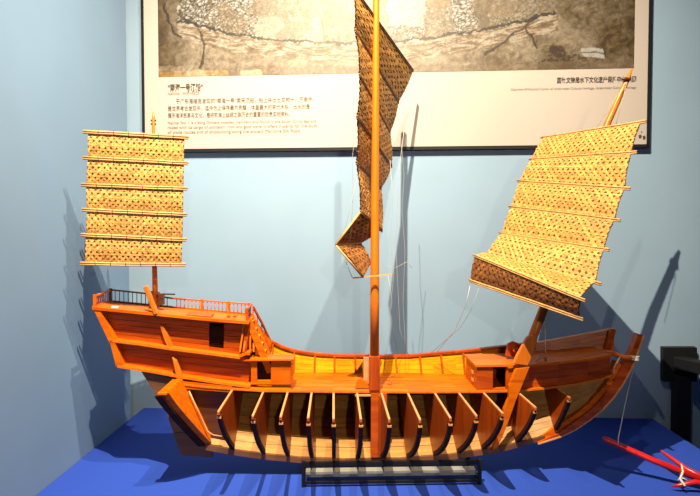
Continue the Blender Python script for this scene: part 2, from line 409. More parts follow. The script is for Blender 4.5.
# bulkheads
BH = [232, 263, 287.5, 311.5, 333.5, 357, 381.5, 408, 435, 459, 483.8, 518, 557]
for px in BH:
    u = U(px); a, c = wk(px), wd(px)-.004; bb = lerp(BRE, px); T = .0085
    prof = []
    N = 14
    for i in range(N+1):               # near side, from below the notch down to the keel
        q = .10 + .90*i/N; prof.append((-(max(0, sec(px, q))-.008), c+(a-c)*q))
    near = [(0, c), (-bb, c), (-bb-.002, c-.008), (-bb+.006, c-.012)] + prof
    far = [(max(0, sec(px, i/N))+.0, c+(a-c)*i/N) for i in range(N, -1, -1)]
    poly = near + far[1:]
    m_ = MB(); pts = [(u-T/2, v, w_) for v, w_ in poly]
    # split into quads about the centre line for a clean planar mesh
    m_.prism(pts, (T, 0, 0))
    ob = m_.build('bulkhead', M['redboard'], ship)
    # lath along the top edge, its pale colour stands for light from above
    m_ = MB(); m_.box((u-T/2+.0006, -bb-.002, c-.001), (u+T/2-.0006, -.002, c+.004)); m_.build('top_lath', M['edge'], ob)
    # frame timber along the curved edge, its shade put into the dark colour
    m_ = MB(); TT = .009; side = (1 if px >= 333 else -1)
    i0 = u-T/2-.002; i1 = u+T/2+.004
    ring = []
    for i in range(N+1):
        q = .085 + .895*i/N
        v = -(max(0, sec(px, q))+.002); w_ = c+(a-c)*q
        ring.append((v, w_))
    for (v0, w0), (v1, w1) in zip(ring, ring[1:]):
        d = Vector((v1-v0, w1-w0)).normalized(); nn = Vector((-d.y, d.x))*.016
        if nn.x < 0: nn = -nn
        e0 = (v0+nn.x, w0+nn.y); e1 = (v1+nn.x, w1+nn.y)
        m_.hexa([(i0, v0, w0), (i1, v0, w0), (i1, v1, w1), (i0, v1, w1)], [(i0, e0[0], e0[1]), (i1, e0[0], e0[1]), (i1, e1[0], e1[1]), (i0, e1[0], e1[1])])
    m_.build('frame_timber', M['ribdark'], ob)
    m_ = MB(); v, w_ = ring[0]; m_.box((i0, v-.001, w_-.004), (i1, v+.014, w_+.002)); m_.build('frame_head', M['edge'], ob)  # lit top of the frame, given as a pale colour

# transom: raked board, near and far half
tr = MB()
def TR(q, s):                          # q down the board, s across (-1 near .. 1 far)
    top = P(177, 381, 0); bt = P(206, 445, 0)
    c = top.lerp(bt, q); br = (.262 if s > 0 else .18)*(1-q**1.2)*s
    return Vector((c.x, br, c.z))
N = 12
poly = [TR(i/N, -1) for i in range(N+1)] + [TR(i/N, 1) for i in range(N-1, -1, -1)]
tr.prism(poly, (.022, 0, .006)); o_t = lab(tr.build('transom', M['orange'], ship), 'bright orange raked transom board')
m_ = MB()
for i in range(N):
    a0 = TR(i/N, -1); a1 = TR((i+1)/N, -1)
    m_.hexa([a0+Vector((-.028, -.008, -.004)), a0+Vector((.0, -.008, -.002)), a0+Vector((0, .016, -.002)), a0+Vector((-.028, .016, -.004))],
            [a1+Vector((-.028, -.008, -.004)), a1+Vector((.0, -.008, -.002)), a1+Vector((0, .016, -.002)), a1+Vector((-.028, .016, -.004))])
m_.build('frame_timber', M['ribdark'], o_t)
m_ = MB(); a0 = TR(0, -1); a1 = TR(0, 0); m_.bar(a0+Vector((0, -.006, .004)), a1+Vector((0, .0, .004)), .034, .007); m_.build('top_lath', M['orange'], o_t)
# pale line painted for the lit edge of a raked frame near the transom
m_ = MB(); m_.tube([P(189, 391, -.02), P(198, 411, -.02), P(207.5, 431, -.02), P(213, 435, -.015), P(222, 436.5, -.012)], .003, 6)
lab(m_.build('inner_frame', M['edge'], ship), 'thin edge of a raked frame, coloured pale as lit')
m_ = MB(); m_.prism([P(x, y, .03) for x, y in [(181, 387.5), (231, 390), (231, 447), (209, 444)]], (0, .008, 0)); lab(m_.build('inner_shade_panel', M['darkrail'], ship), 'added dark panel for the shade inside the transom')  # dark sheet added where only shade lies behind the transom
# rudder
rd = MB()
for q in ([(141, 371), (178, 380), (187, 404), (165, 407), (152, 389)], [(165, 408), (187, 405), (197, 432), (173, 432)], [(173, 433), (198, 433), (212, 446), (212, 457.5), (181, 455.5)]):
    rd.prism([P(x, y, .012) for x, y in q], (0, .022, 0))
lab(rd.build('rudder', M['brown'], ship), 'dark brown planked rudder blade')

# main deck, centre line to far side
dk = MB(); cols2 = [183, 205, 232, 263, 300, 333, 370, 408, 435, 459, 484, 518, 545, 575, 600, 612]
NB = 6
for k in range(NB):
    for i in range(len(cols2)-1):
        x0, x1 = cols2[i], cols2[i+1]
        def dp(px, s): 
            bb = lerp(BRE, px); bb = max(bb, .02)
            return Vector((U(px), -.004+(bb+.004)*s, wd(px)))
        s0, s1 = k/NB, (k+1)/NB-.008
        q = [dp(x0, s0), dp(x1, s0), dp(x1, s1), dp(x0, s1)]
        dk.hexa([p+Vector((0, 0, .0065)) for p in q], [p-Vector((0, 0, .004)) for p in q])
lab(dk.build('main_deck', M['orange'], ship), 'orange plank deck cut along the centre line')
m_ = MB(); m_.prism([P(x, y, -.007) for x, y in [(180, 381.5), (232, 386.5), (232, 392.5), (182, 388.5)]], (0, .006, 0)); m_.build('stern_fascia', M['orange'], ship)
# bright cut edge along the deck
m_ = MB()
for i in range(len(cols2)-1):
    a0 = Vector((U(cols2[i]), -.008, wd(cols2[i])+.0025)); a1 = Vector((U(cols2[i+1]), -.008, wd(cols2[i+1])+.0025))
    m_.bar(a0, a1, .005, .0075)
m_.build('deck_edge', M['mast'], ship)
# beam ends under deck
# bulwark (far side)
BT = [(266, 338), (272, 342), (280, 346.3), (290, 350), (300, 352.2), (315, 354.5), (333, 355.7), (355, 356.3), (385, 356.7), (410, 356.2), (432, 354.3), (455, 352.3), (480, 349.8), (505, 347), (530, 344)]
def bw(px): return lerp([(266, .27), (300, .30), (340, .312), (400, .318), (430, .305), (460, .28), (490, .255), (530, .20), (575, .175), (614, .15)], px)
bl = MB(); NS = 4
def bwp(px, t):
    top = P(px, lerp(BT, px), bw(px)+.012)
    # bottom: same u, at deck height
    ww = P(375, 392, 0).z
    v = bw(px); k = .86
    return Vector((top.x, v*(k+(1-k)*t)+.012*t, ww+(top.z-ww)*t))
bx = [266, 272, 280, 290, 300, 315, 333, 355, 385, 410, 432, 455, 480, 505, 530]
for k in range(NS):
    for i in range(len(bx)-1):
        t0, t1 = k/NS, (k+1)/NS-.012
        q = [bwp(bx[i], t0), bwp(bx[i+1], t0), bwp(bx[i+1], t1), bwp(bx[i], t1)]
        bl.hexa(q, [p+Vector((0, .012, 0)) for p in q])
blo = lab(bl.build('bulwark', M['pine'], ship), 'bright yellow pine bulwark planking')
m_ = MB()
m_.v = []
for i in range(len(bx)-1):
    m_.bar(bwp(bx[i], 1)+Vector((0, .0, .003)), bwp(bx[i+1], 1)+Vector((0, 0, .003)), .028, .010)
m_.build('cap_rail', M['red'], blo)
for px in (273, 294.5, 315, 334.5, 355, 395.5, 419.5, 440.5, 462.5, 500):
    m_ = MB(); a0 = bwp(px, 0); a1 = bwp(px, 1); 
    m_.bar(a0+Vector((0, -.006, 0)), a1+Vector((0, -.006, 0)), .010, .008, up=(1, 0, 0)); m_.build('stanchion', M['stanchion'], blo)

# ---- bow
FZ = [(515, 366), (560, 361.5), (601, 357.5), (614, 354)]
def fz(px): return P(px, lerp(FZ, px), 0).z
fd = MB(); fc = [508, 530, 560, 590, 612]
for k in range(5):
    for i in range(len(fc)-1):
        def q_(px, s):
            return Vector((U(px), lerp([(508, .21), (560, .19), (612, .145)], px)*s, fz(px)))
        s0, s1 = k/5, (k+1)/5-.01
        q = [q_(fc[i], s0), q_(fc[i+1], s0), q_(fc[i+1], s1), q_(fc[i], s1)]
        fd.hexa(q, [p-Vector((0, 0, .008)) for p in q])
fd.build('fore_deck', M['orange'], ship)
m_ = MB()
ww0 = lambda px: wd(px)+.004
for i in range(len(fc)-1):
    for k in range(3):
        a0, a1 = k/3, (k+1)/3-.012
        def g(px, t): return Vector((U(px)+0, .008, ww0(px)+(fz(px)-.008-ww0(px))*t))
        q = [g(fc[i], a0), g(fc[i+1], a0), g(fc[i+1], a1), g(fc[i], a1)]
        m_.hexa(q, [p+Vector((0, .010, 0)) for p in q])
m_.build('fore_panel', M['red'], ship)
m_ = MB(); 
for i in range(len(fc)-1): m_.bar(Vector((U(fc[i]), -.001, fz(fc[i])-.003)), Vector((U(fc[i+1]), -.001, fz(fc[i+1])-.003)), .012, .010)
m_.build('fore_deck_edge', M['orange'], ship)
m_ = MB()       # far bow wing
wt = [(524, 345.2), (550, 340.5), (580, 335), (613, 328.5)]
for k in range(5):
    for (xa, ya), (xb, yb) in zip(wt, wt[1:]):
        def g(px, py, t):
            v = lerp([(524, .21), (560, .19), (613, .15)], px); top = P(px, py, v+.02)
            base = fz(px)-.03; return Vector((top.x, v+.02*t, base+(top.z-base)*t))
        a0, a1 = k/5, (k+1)/5-.01
        q = [g(xa, ya, a0), g(xb, yb, a0), g(xb, yb, a1), g(xa, ya, a1)]
        m_.hexa(q, [p+Vector((0, .012, 0)) for p in q])
wing = lab(m_.build('bow_bulwark', M['red'], ship), 'dark red raised bow bulwark')
m_ = MB()
for (xa, ya), (xb, yb) in zip(wt, wt[1:]): m_.bar(P(xa, ya, .19 if xa < 570 else .175), P(xb, yb, .19 if xb < 570 else .17), .016, .006)
m_.build('cap_rail', M['edge'], wing)
m_ = MB(); m_.bar(P(606.5, 352, .14), P(612.5, 329, .15), .022, .022, up=(0, 1, 0)); m_.build('end_post', M['red'], wing)
# lower far side of the bow below the foredeck
m_ = MB()
for k in range(3):
    for (xa, xb) in ((508, 540), (540, 575), (575, 612)):
        def g(px, t):
            v1 = lerp([(508, .21), (560, .19), (612, .145)], px); v0 = lerp(BRE, px)
            return Vector((U(px), v0+(v1-v0)*t+.006, wd(px)+(fz(px)-wd(px))*t))
        q = [g(xa, k/3), g(xb, k/3), g(xb, (k+1)/3-.01), g(xa, (k+1)/3-.01)]
        m_.hexa(q, [p+Vector((0, .01, 0)) for p in q])
m_.build('bow_side', M['red'], ship)
# stem
def band(pts_o, pts_i, v, th_, name, mat, parent=ship):
    m_ = MB(); 
    a = [P(x, y, v) for x, y in pts_o]; c = [P(x, y, v) for x, y in pts_i]
    for i in range(len(a)-1):
        q = [a[i], a[i+1], c[i+1], c[i]]
        m_.hexa(q, [p+Vector((0, th_, 0)) for p in q])
    return m_.build(name, mat, parent)
so = [(538, 444), (560, 437), (575, 430), (590, 420), (603, 409.5), (614, 397.5), (624, 383), (631, 370), (636, 358), (640, 346), (643.5, 335.5)]
si = [(538, 442.5), (557, 434.5), (573, 423), (588, 412.5), (599, 402), (608, 391), (616, 379), (622.5, 367), (629.5, 356), (634.5, 345), (638.5, 333.8)]
lab(band(so, si, -.014, .034, 'stem_post', M['red']), 'curved red stem timber')
m_ = MB()
for (a0, a1) in zip(so, so[1:]): m_.bar(P(a0[0], a0[1], -.016)+Vector((0, .0, 0)), P(a1[0], a1[1], -.016), .005, .005)
lab(m_.build('stem_edge', M['edge'], ship), 'thin pale edge of the stem')
ii = [(543, 435), (560, 424), (575, 415), (588, 404), (599, 392.5), (607, 382), (614, 371), (619, 362)]
lab(band(si[:8], ii, .0, .05, 'apron', M['orange']), 'bright orange timber inside the stem')
m_ = MB(); m_.tube([P(598, 351, .10), P(612, 353, .03), P(624, 357.5, -.01), P(636, 358.5, -.02)], [.008, .010, .011, .008], 8)
m_.build('cross_beam', M['orange'], ship)
m_ = MB(); m_.tube([P(604, 386, .0), P(612, 383.5, 0), P(619, 381.5, 0)], [.005, .010, .006], 8); m_.build('beam_end', M['orange'], ship)
m_ = MB()
for k in range(5):
    c = P(633, 357+k*.9-1.5, -.004); m_.tube([c+Vector((math.cos(a*math.pi/6)*.02, math.sin(a*math.pi/6)*.024-.0, .002*math.sin(a))) for a in range(13)], .0022, 6)
stl = m_.build('stem_lashing', M['rope'], ship); m_ = MB()
m_.tube([P(620, 357, -.03), P(617, 362, -.03), P(614, 368, -.03), P(614, 373.5, -.03)], .0022, 6)
lab(m_.build('stem_lashing', M['rope'], ship), 'white string tied round the stem')

# ---- stern superstructure
m_ = MB()
def plank_rows(mb, quad, v, n, th_=.010, gap=.012, dv=0):
    """quad: four pixel corners (tl, tr, br, bl)"""
    tl, tr_, br_, bl_ = [P(x, y, v) for x, y in quad]
    for k in range(n):
        t0, t1 = k/n, (k+1)/n-gap
        q = [tl.lerp(bl_, t0), tr_.lerp(br_, t0), tr_.lerp(br_, t1), tl.lerp(bl_, t1)]
        mb.hexa(q, [p+Vector((0, th_, 0)) for p in q])
V1 = .035
plank_rows(m_, [(97, 308), (209, 317.5), (209, 351), (112, 338)], V1, 6)
plank_rows(m_, [(209, 317.5), (224.5, 319), (224.5, 323.5), (209, 322.5)], V1, 1)
plank_rows(m_, [(209, 347), (223.5, 349), (223.5, 353), (209, 351)], V1, 1)
plank_rows(m_, [(224.5, 319), (247, 320), (240, 355), (223.5, 353)], V1, 6)
lab(m_.build('cabin_side', M['red'], ship), 'dark red plank side of the stern cabin with a dark doorway')
m_ = MB(); V2 = .035
plank_rows(m_, [(113, 342), (252, 358), (248, 384.5), (119, 366)], V2, 4)
lab(m_.build('lower_cabin_side', M['red'], ship), 'dark red plank side below the cabin ledge')
# decks / ledges with their pale cut edges
def slab(front, vf, vb, th_, name, mat, edge=None):
    m_ = MB()
    pf = [P(x, y, vf) for x, y in front]
    for a0, a1 in zip(pf, pf[1:]):
        q = [a0, a1, Vector((a1.x, vb, a1.z)), Vector((a0.x, vb, a0.z))]
        m_.hexa(q, [p-Vector((0, 0, th_)) for p in q])
    o = m_.build(name, mat, ship)
    if edge:
        m_ = MB()
        for a0, a1 in zip(pf, pf[1:]): m_.bar(a0+Vector((0, -.002, -th_/2)), a1+Vector((0, -.002, -th_/2)), .006, th_+.001)
        m_.build('cut_edge', edge, o)
    return o
VB = .165
qd = slab([(92.5, 307), (130, 310.5), (160, 313.3), (200, 317.5), (249, 321.5)], -.002, VB, .010, 'quarter_deck', M['orange'], M['orange'])
slab([(112, 339.5), (140, 343), (170, 347.5), (210, 352.5), (240, 356.5)], .0, VB, .009, 'cabin_ledge', M['orange'], M['mast'])
slab([(240, 355), (246, 352.5), (250, 352.5)], .0, .15, .009, 'cabin_ledge', M['orange'], M['orange'])
slab([(118, 365), (150, 370), (183, 376), (215, 381), (250, 385.5)], .0, VB, .009, 'stern_ledge', M['orange'], M['mast'])
# raked end board
m_ = MB(); q = [P(92, 306, -.004), P(98, 307, -.004), P(114.5, 341, -.004), P(109.5, 343, -.004)]
m_.hexa(q, [p+Vector((0, VB+.004, 0)) for p in q])
q = [P(109.5, 341, -.004), P(114.5, 341, -.004), P(122, 366, -.004), P(116, 366.5, -.004)]
m_.hexa(q, [p+Vector((0, VB+.004, 0)) for p in q]); m_.build('stern_board', M['orange'], ship)
# far side wall of the superstructure, its dark colour stands for the doorway's shade
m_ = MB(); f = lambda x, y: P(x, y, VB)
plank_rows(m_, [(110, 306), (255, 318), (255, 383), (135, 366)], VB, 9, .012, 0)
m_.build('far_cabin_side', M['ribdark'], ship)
m_ = MB(); a0 = P(249, 321, 0); a1 = P(243, 353, 0)
q = [P(246, 322, .02), P(250, 322, .02), P(246, 353, .02), P(242, 353, .02)]
m_.hexa(q, [p+Vector((0, .14, 0)) for p in q]); m_.build('cabin_front', M['red'], ship)
# hatch plate on the quarter deck
m_ = MB(); q = [P(186, 316, .012), P(211, 318, .012), P(214, 314.5, .06), P(190, 312.5, .06)]
m_.hexa(q, [p+Vector((0, 0, .006)) for p in q]); m_.build('hatch_cover', M['red'], ship)
m_ = MB(); q = [P(111, 308.6, .02), P(118, 309.2, .02), P(119, 307.2, .05), P(112, 306.7, .05)]
m_.hexa([p+Vector((0, 0, .0045)) for p in q], [p-Vector((0, 0, .002)) for p in q]); lab(m_.build('paper_slip', M['cream'], ship), 'small white slip lying on the stern deck')
for px in (229, 235):
    m_ = MB(); c = P(px, 317.5, .05); m_.tube([c+Vector((-.009, 0, .004)), c+Vector((.009, 0, .008))], .003, 6); m_.tube([c, c+Vector((0, 0, .012))], .003, 6); m_.build('cleat', M['red'], ship)
# railings
def railing(a, b_, ha, hb, nb, posts, mat, name='railing'):
    """a,b: base points (local); ha,hb: heights"""
    m_ = MB(); up0 = Vector((0, 0, ha)); up1 = Vector((0, 0, hb))
    m_.bar(a+up0, b_+up1, .009, .006); m_.bar(a+Vector((0, 0, .004)), b_+Vector((0, 0, .004)), .008, .006)
    r = m_.build(name, mat, ship)
    for k in range(1, nb):
        t = k/nb; p = a.lerp(b_, t); m_ = MB(); m_.tube([p, p+Vector((0, 0, ha+(hb-ha)*t))], .0017, 6); m_.build('baluster', mat, r)
    for t in posts:
        p = a.lerp(b_, t); m_ = MB(); m_.bar(p, p+Vector((0, 0, ha+(hb-ha)*t+.006)), .010, .010, up=(0, 1, 0)); m_.build('rail_post', mat, r)
    return r
dz = lambda px, v: 0
def onq(px, v):           # point on quarter deck seen at px
    fr_ = [(92.5, 307), (130, 310.5), (160, 313.3), (200, 317.5), (249, 321.5)]
    u = P(px, 308, v).x
    tab = [(P(x, y, 0).x, P(x, y, 0).z) for x, y in fr_]
    return Vector((u, v, lerp(tab, u)))
VR = .158
lab(railing(onq(111, VR), onq(150, VR), .052, .050, 9, (0, 1), M['darkrail']), 'stern railing with its shade put into the dark brown')  # dark wood carries the shadow on this stretch of railing
railing(onq(173, VR), onq(249, VR), .040, .046, 20, (.38, .73, 1), M['orange'])
railing(onq(150, VR), onq(173, VR), .046, .040, 4, (), M['darkrail'])
lab(railing(onq(95, .006), onq(110, VR-.008), .044, .050, 7, (0,), M['orange']), 'short orange railing across the stern')
lab(railing(onq(247, .02), onq(251.5, VR-.006), .044, .046, 5, (0,), M['red']), 'short red railing across the cabin front')
# stair from quarter deck to main deck
st = MB()
top = onq(251, .11); bt_ = Vector((U(277), .11, wd(270)+.03))
top = Vector((P(249, 321, .06).x, .07, P(249, 321, 0).z)); bt_ = Vector((P(271, 355, .07).x, .07, wd(270)+.015+.05))
for v in (.04, .12):
    a0 = Vector((top.x, v, top.z)); a1 = Vector((bt_.x, v, bt_.z)); st.bar(a0, a1, .008, .026, up=(0, 0, 1))
sto = lab(st.build('stair', M['orange'], ship), 'steep orange stair from the stern deck')
for k in range(7):
    t = (k+.5)/7; a0 = top.lerp(bt_, t); m_ = MB(); m_.box((a0.x-.009, .04, a0.z-.003), (a0.x+.009, .12, a0.z+.002)); m_.build('tread', M['pine'], sto)
m_ = MB()
hr0 = P(253, 306.5, .15); hr1 = P(270, 340, .26)
m_.bar(hr0, P(262, 323, .20), .007, .008); m_.bar(P(262, 323, .20), hr1, .007, .008)
for t in (.0, .25, .5, .75):
    a0 = hr0.lerp(hr1, t); m_.bar(a0, a0+Vector((0, 0, -.07)), .005, .005, up=(0, 1, 0))
m_.build('stair_rail', M['red'], ship)
m_ = MB()       # sloping side boards that join cabin and bulwark on the far side
q = [P(250, 320, .165), P(256, 322, .18), P(272, 342, .262), P(266, 384, .262), P(250, 384, .165)]
m_.prism(q, (0, .012, 0)); m_.build('side_board', M['orange'], ship)
for k in range(4):
    m_ = MB(); m_.bar(P(244+3.2*k, 324+3.5*k, .03+.01*k), P(240+3.6*k+(k > 1)*3, 352, .0+.01*k), .006, .008, up=(0, 1, 0)); m_.build('ladder_strut', M['orange'], ship)
# tiller / rudder stock in three visible lengths
m_ = MB()
m_.bar(P(145.5, 286, -.005), P(156.5, 314, -.0), .016, .022, up=(0, 1, 0)); lab(m_.build('tiller', M['mast'], ship, .003), 'slanting orange tiller beam')
def strip(pts, v, th_, name, mat):
    m_ = MB(); m_.prism([P(x, y, v) for x, y in pts], (0, th_, 0)); return m_.build(name, mat, ship, .0015)
strip([(159.5, 325), (163, 326), (167, 334), (173.5, 350), (168.5, 350), (163.5, 338)], -.004+.02, .02, 'rudder_stock', M['mast'])
strip([(172, 357.5), (176, 361), (181, 374), (183, 382), (177, 382), (174, 366)], -.004, .02, 'rudder_stock', M['mast'])
# little deck cabin with window next to the stair
m_ = MB()
def blockf(mb, x0, y0, x1, y1, v0, v1):       # box from front rectangle
    a0 = P(x0, y1, v0); a1 = P(x1, y0, v0); mb.box((a0.x, v0, a0.z), (a1.x, v1, a1.z))
blockf(m_, 251, 362, 257, 384.5, .018, .03); blockf(m_, 271, 362, 291, 384.5, .018, .03); blockf(m_, 257, 380.5, 271, 384.5, .018, .03)
a0 = P(291, 384.5, .018); a1 = P(291, 362, .018); m_.box((a0.x-.008, .03, a0.z), (a0.x, .075, a1.z))
cbk = MB(); cbk.box((P(251, 370, .018).x, .075, a0.z), (a0.x, .083, a1.z))
dc = lab(m_.build('deck_cabin', M['orange'], ship), 'small orange deck cabin with dark window')
cbk.build('cabin_back', M['ribdark'], dc)  # dark colour stands for shade seen through the window
m_ = MB(); a0 = P(243, 361, .008); a1 = P(294, 361, .008); m_.box((a0.x, .004, a0.z), (a1.x, .085, a0.z+.007)); m_.build('cabin_roof', M['orange'], dc)
m_ = MB(); m_.bar(P(292, 384, .008), P(292.5, 359, .008), .010, .010, up=(0, 1, 0)); m_.build('corner_post', M['red'], dc)

# ---- fore deck house
m_ = MB(); HZ0 = wd(490)+.003
a0 = P(477, 366.5, .002); xR = P(523, 366, .002).x; z1 = a0.z; xL = a0.x
m_.box((xL, .002, HZ0), (P(493, 370, .002).x, .012, z1)); m_.box((P(506, 370, .002).x, .002, HZ0), (xR, .012, z1)); m_.box((P(493, 370, .002).x, .002, HZ0), (P(506, 370, .002).x, .012, HZ0+.008))
m_.box((xL, .012, HZ0), (xL+.009, .17, z1)); m_.box((xL, .17, HZ0), (xR, .18, z1)); m_.box((xR-.009, .012, HZ0), (xR, .17, z1))
fh = lab(m_.build('deck_house', M['red'], ship), 'low red deck house with square dark opening')
m_ = MB(); m_.box((xL-.008, -.006, z1), (xR, .19, z1+.008)); m_.build('house_roof', M['orange'], fh)
m_ = MB()
for zz in (.3, .62):
    q = Vector((xL-.003, .06, HZ0+(z1-HZ0)*zz)); m_.box((q.x-.002, .05, q.z-.006), (q.x+.002, .075, q.z+.006))
m_.build('latch', M['edge'], fh)

# ---- main mast
def R(px, half, v): return (P(px+half, 300, v)-P(px-half, 300, v)).length/2
m_ = MB(); m_.tube([P(374.5, 357, 0), P(374.7, 300, 0), P(375, 200, 0), P(375.6, 100, 0), P(376.2, 0, 0), P(376.6, -70, 0)], [.0185, .018, .0165, .014, .0125, .011], 16)
mm = lab(m_.build('main_mast', M['mast'], ship), 'tall smooth orange main mast')
m_ = MB(); a0 = P(369.5, 391, -.02); a1 = P(380, 356.5, -.02); m_.box((a0.x, -.02, a0.z), (a1.x, .022, a1.z)); m_.build('mast_case', M['redboard'], mm, .002)
m_ = MB(); a0 = P(363.5, 380, .03); a1 = P(369, 357, .03); m_.box((a0.x, .024, a0.z), (a1.x, .034, a1.z)); m_.build('mast_cheek', M['edge'], mm)
m_ = MB(); a0 = P(371, 457.5, -.022); a1 = P(378.8, 393.5, -.022); m_.box((a0.x, -.022, a0.z), (a1.x, .02, a1.z)); m_.build('mast_step', M['red'], mm)
m_ = MB(); a0 = P(379.2, 457.5, -.016); a1 = P(387, 393.5, -.016); m_.box((a0.x, -.016, a0.z), (a1.x, .02, a1.z)); m_.build('mast_step', M['redboard'], mm)
m_ = MB(); m_.bar(P(355, 395.5, -.012), P(382, 395, -.012), .007, .007); m_.build('deck_beam', M['edge'], ship)
m_ = MB(); m_.prism([P(355, 388, .01), P(370, 388, .01), P(367, 384, .01), P(361, 378.5, .01), P(358, 379.5, .01)], (0, .012, 0)); m_.build('knee', M['orange'], ship)
m_ = MB(); q = [P(343, 376, .20), P(366, 376, .20), P(366, 357, .20), P(343, 357, .20)]

# ---- woven sail panels
def sail(name, rows, tx, ty, mats, inset=0.04, mb=None, thick=.0035, flip=1):
    """rows: list of (left point, right point) along the battens; cells tx across, ty per panel"""
    mb = MB()
    for (l0, r0_), (l1, r1) in zip(rows, rows[1:]):
        cn = (r0_-l0).cross(l1-l0).normalized()
        if cn.y > 0: cn = -cn
        ins0 = inset; 
        def S(s, t, d=0):
            s = ins0+(1-2*ins0)*s
            a = l0.lerp(r0_, s); c = l1.lerp(r1, s); p = a.lerp(c, t)
            return p + cn*(d + math.sin(math.pi*t)*.006)
        # backing mat
        nx_, ny_ = 8, 4
        vs = [S(i/nx_, j/ny_, -d) for d in (0, thick*.5) for j in range(ny_+1) for i in range(nx_+1)]
        k = (nx_+1)*(ny_+1); fs = []
        for j in range(ny_):
            for i in range(nx_):
                q = (j*(nx_+1)+i, j*(nx_+1)+i+1, (j+1)*(nx_+1)+i+1, (j+1)*(nx_+1)+i)
                fs += [q, tuple(k+x for x in q[::-1])]
        mb.add(vs, fs, 1)
        def ribbon(s0, t0, s1, t1, w_, ph, both=True):
            """flat cane from (s0,t0) to (s1,t1), weaving in and out, on both faces"""
            n = max(3, int((abs(s1-s0)*tx*2)+2)); 
            dsx = (s1-s0); dty = (t1-t0)
            pa = []
            for i in range(n+1):
                f = i/n; s, t = s0+dsx*f, t0+dty*f
                off = .0010+.0016*(1 if (i+ph) % 2 else 0)
                pa.append((s, t, off))
            ws = w_/tx; wt_ = w_/ty
            le = math.hypot(dsx*tx, dty*ty); px_, py_ = -dty*ty/le, dsx*tx/le
            for sg in (1, -1):
                vs = []
                for s, t, off in pa:
                    for q in (-1, 1):
                        ss = min(1, max(0, s+q*px_*ws)); tt = min(1, max(0, t+q*py_*wt_))
                        vs.append(S(ss, tt, off if sg > 0 else -off-thick*.5))
                        vs.append(S(ss, tt, (off-.0012) if sg > 0 else (-off-thick*.5+.0012)))
                fs = []
                for i in range(len(pa)-1):
                    A = i*4; fs += [(A, A+4, A+6, A+2), (A, A+1, A+5, A+4), (A+2, A+6, A+7, A+3)]
                mb.add(vs, fs, 0)
        slope = ty/tx
        # two diagonal sets and one horizontal set
        step = 1.0
        for d in (1, -1):
            k0 = -int(ty)-1
            for c in range(k0, int(tx)+int(ty)+2):
                # line s*tx = c + d*(t*ty)
                t0, t1 = 0.0, 1.0
                sa = c + (0 if d > 0 else 0); 
                def sx(t): return (c+d*t*ty*.8)/tx
                ta, tb = 0.0, 1.0
                lo, hi = sx(ta), sx(tb)
                if hi == lo: continue
                # clip
                def tt(s): return (s*tx-c)/(d*ty*.8)
                t_0, t_1 = sorted((tt(0), tt(1)))
                ta = max(0, t_0); tb = min(1, t_1)
                if tb-ta < .08: continue
                ribbon(sx(ta), ta, sx(tb), tb, .195+random.uniform(-.04, .04), c+(d > 0))
        for j in range(int(ty)):
            t = (j+.5+random.uniform(-.08, .08))/ty; ribbon(0, t, 1, t, .15, j)
    return mb.build(name, mats, ship)
def battens(so_, ends, r, mat, pair=True, off=.008):
    for (a, b_) in ends:
        d = Vector((0, -off, 0)); m_ = MB()
        n = 7
        pts = [a.lerp(b_, i/n)+d+Vector((0, 0, random.uniform(-.0008, .0008))) for i in range(n+1)]
        m_.tube(pts, r, 7)
        if pair: m_.tube([p+Vector((0, 0, -r*1.9)) for p in pts], r*.85, 7); m_.tube([p-2*d for p in pts], r, 7)
        for i in range(1, 7):          # lashings
            p = a.lerp(b_, i/7); m_.tube([p+d*1.35+Vector((0, 0, r*1.4)), p+d*1.5, p+d*1.35-Vector((0, 0, r*3))], .0012, 5, 1)
        m_.build('batten', [mat, M['bamboodark']], so_)
# stern sail
va = .02
rows_ = [(P(84, 131, va), P(188.5, 137, va)), (P(84, 157, va), P(188, 162.5, va)), (P(82, 184, va), P(187.5, 188, va)), (P(83, 209, va), P(187, 214, va)), (P(82, 234, va), P(186.5, 239, va)), (P(81, 262.5, va), P(185.5, 264, va))]
rows = [(a, P(0, 0, 0)) for a, c in rows_]
rows = [(P(a[0], a[1], -.005), P(c[0], c[1], .062)) for a, c in (((84, 131), (188.5, 137)), ((84, 157), (188, 162.5)), ((82, 184), (187.5, 188)), ((83, 209), (187, 214)), ((82, 234), (186.5, 239)), ((81, 262.5), (185.5, 264)))]
s1 = lab(sail('stern_sail', rows, 17, 5, [M['weave'], M['mat']]), 'yellow woven bamboo stern sail with six battens')
battens(s1, rows, .0042, M['bamboo'])
m_ = MB(); m_.tube([P(155.5, 308, .085), P(154.5, 265, .085), P(153.5, 200, .085), P(153.5, 118, .085), P(153.3, 112, .085)], [.0115, .0105, .0085, .006, .003], 10)
sm = m_.build('stern_mast', M['mast'], ship)
m_ = MB(); 
for y_ in (120.5, 124): c = P(153.5, y_, .085); m_.tube([c+Vector((-.010, 0, 0)), c+Vector((.010, 0, 0))], .004, 8)
m_.build('mast_head', M['darkrail'], sm)
m_ = MB(); m_.bar(P(150, 294, .075), P(175, 294.3, .075), .008, .006); m_.bar(P(159, 299, .07), P(164, 299, .07), .02, .045); m_.bar(P(151, 307, .085), P(151, 291, .085), .014, .014, up=(0, 1, 0)); m_.bar(P(158, 307, .085), P(158, 292, .085), .012, .014, up=(0, 1, 0))
m_.build('mast_bracket', M['darkrail'], ship)
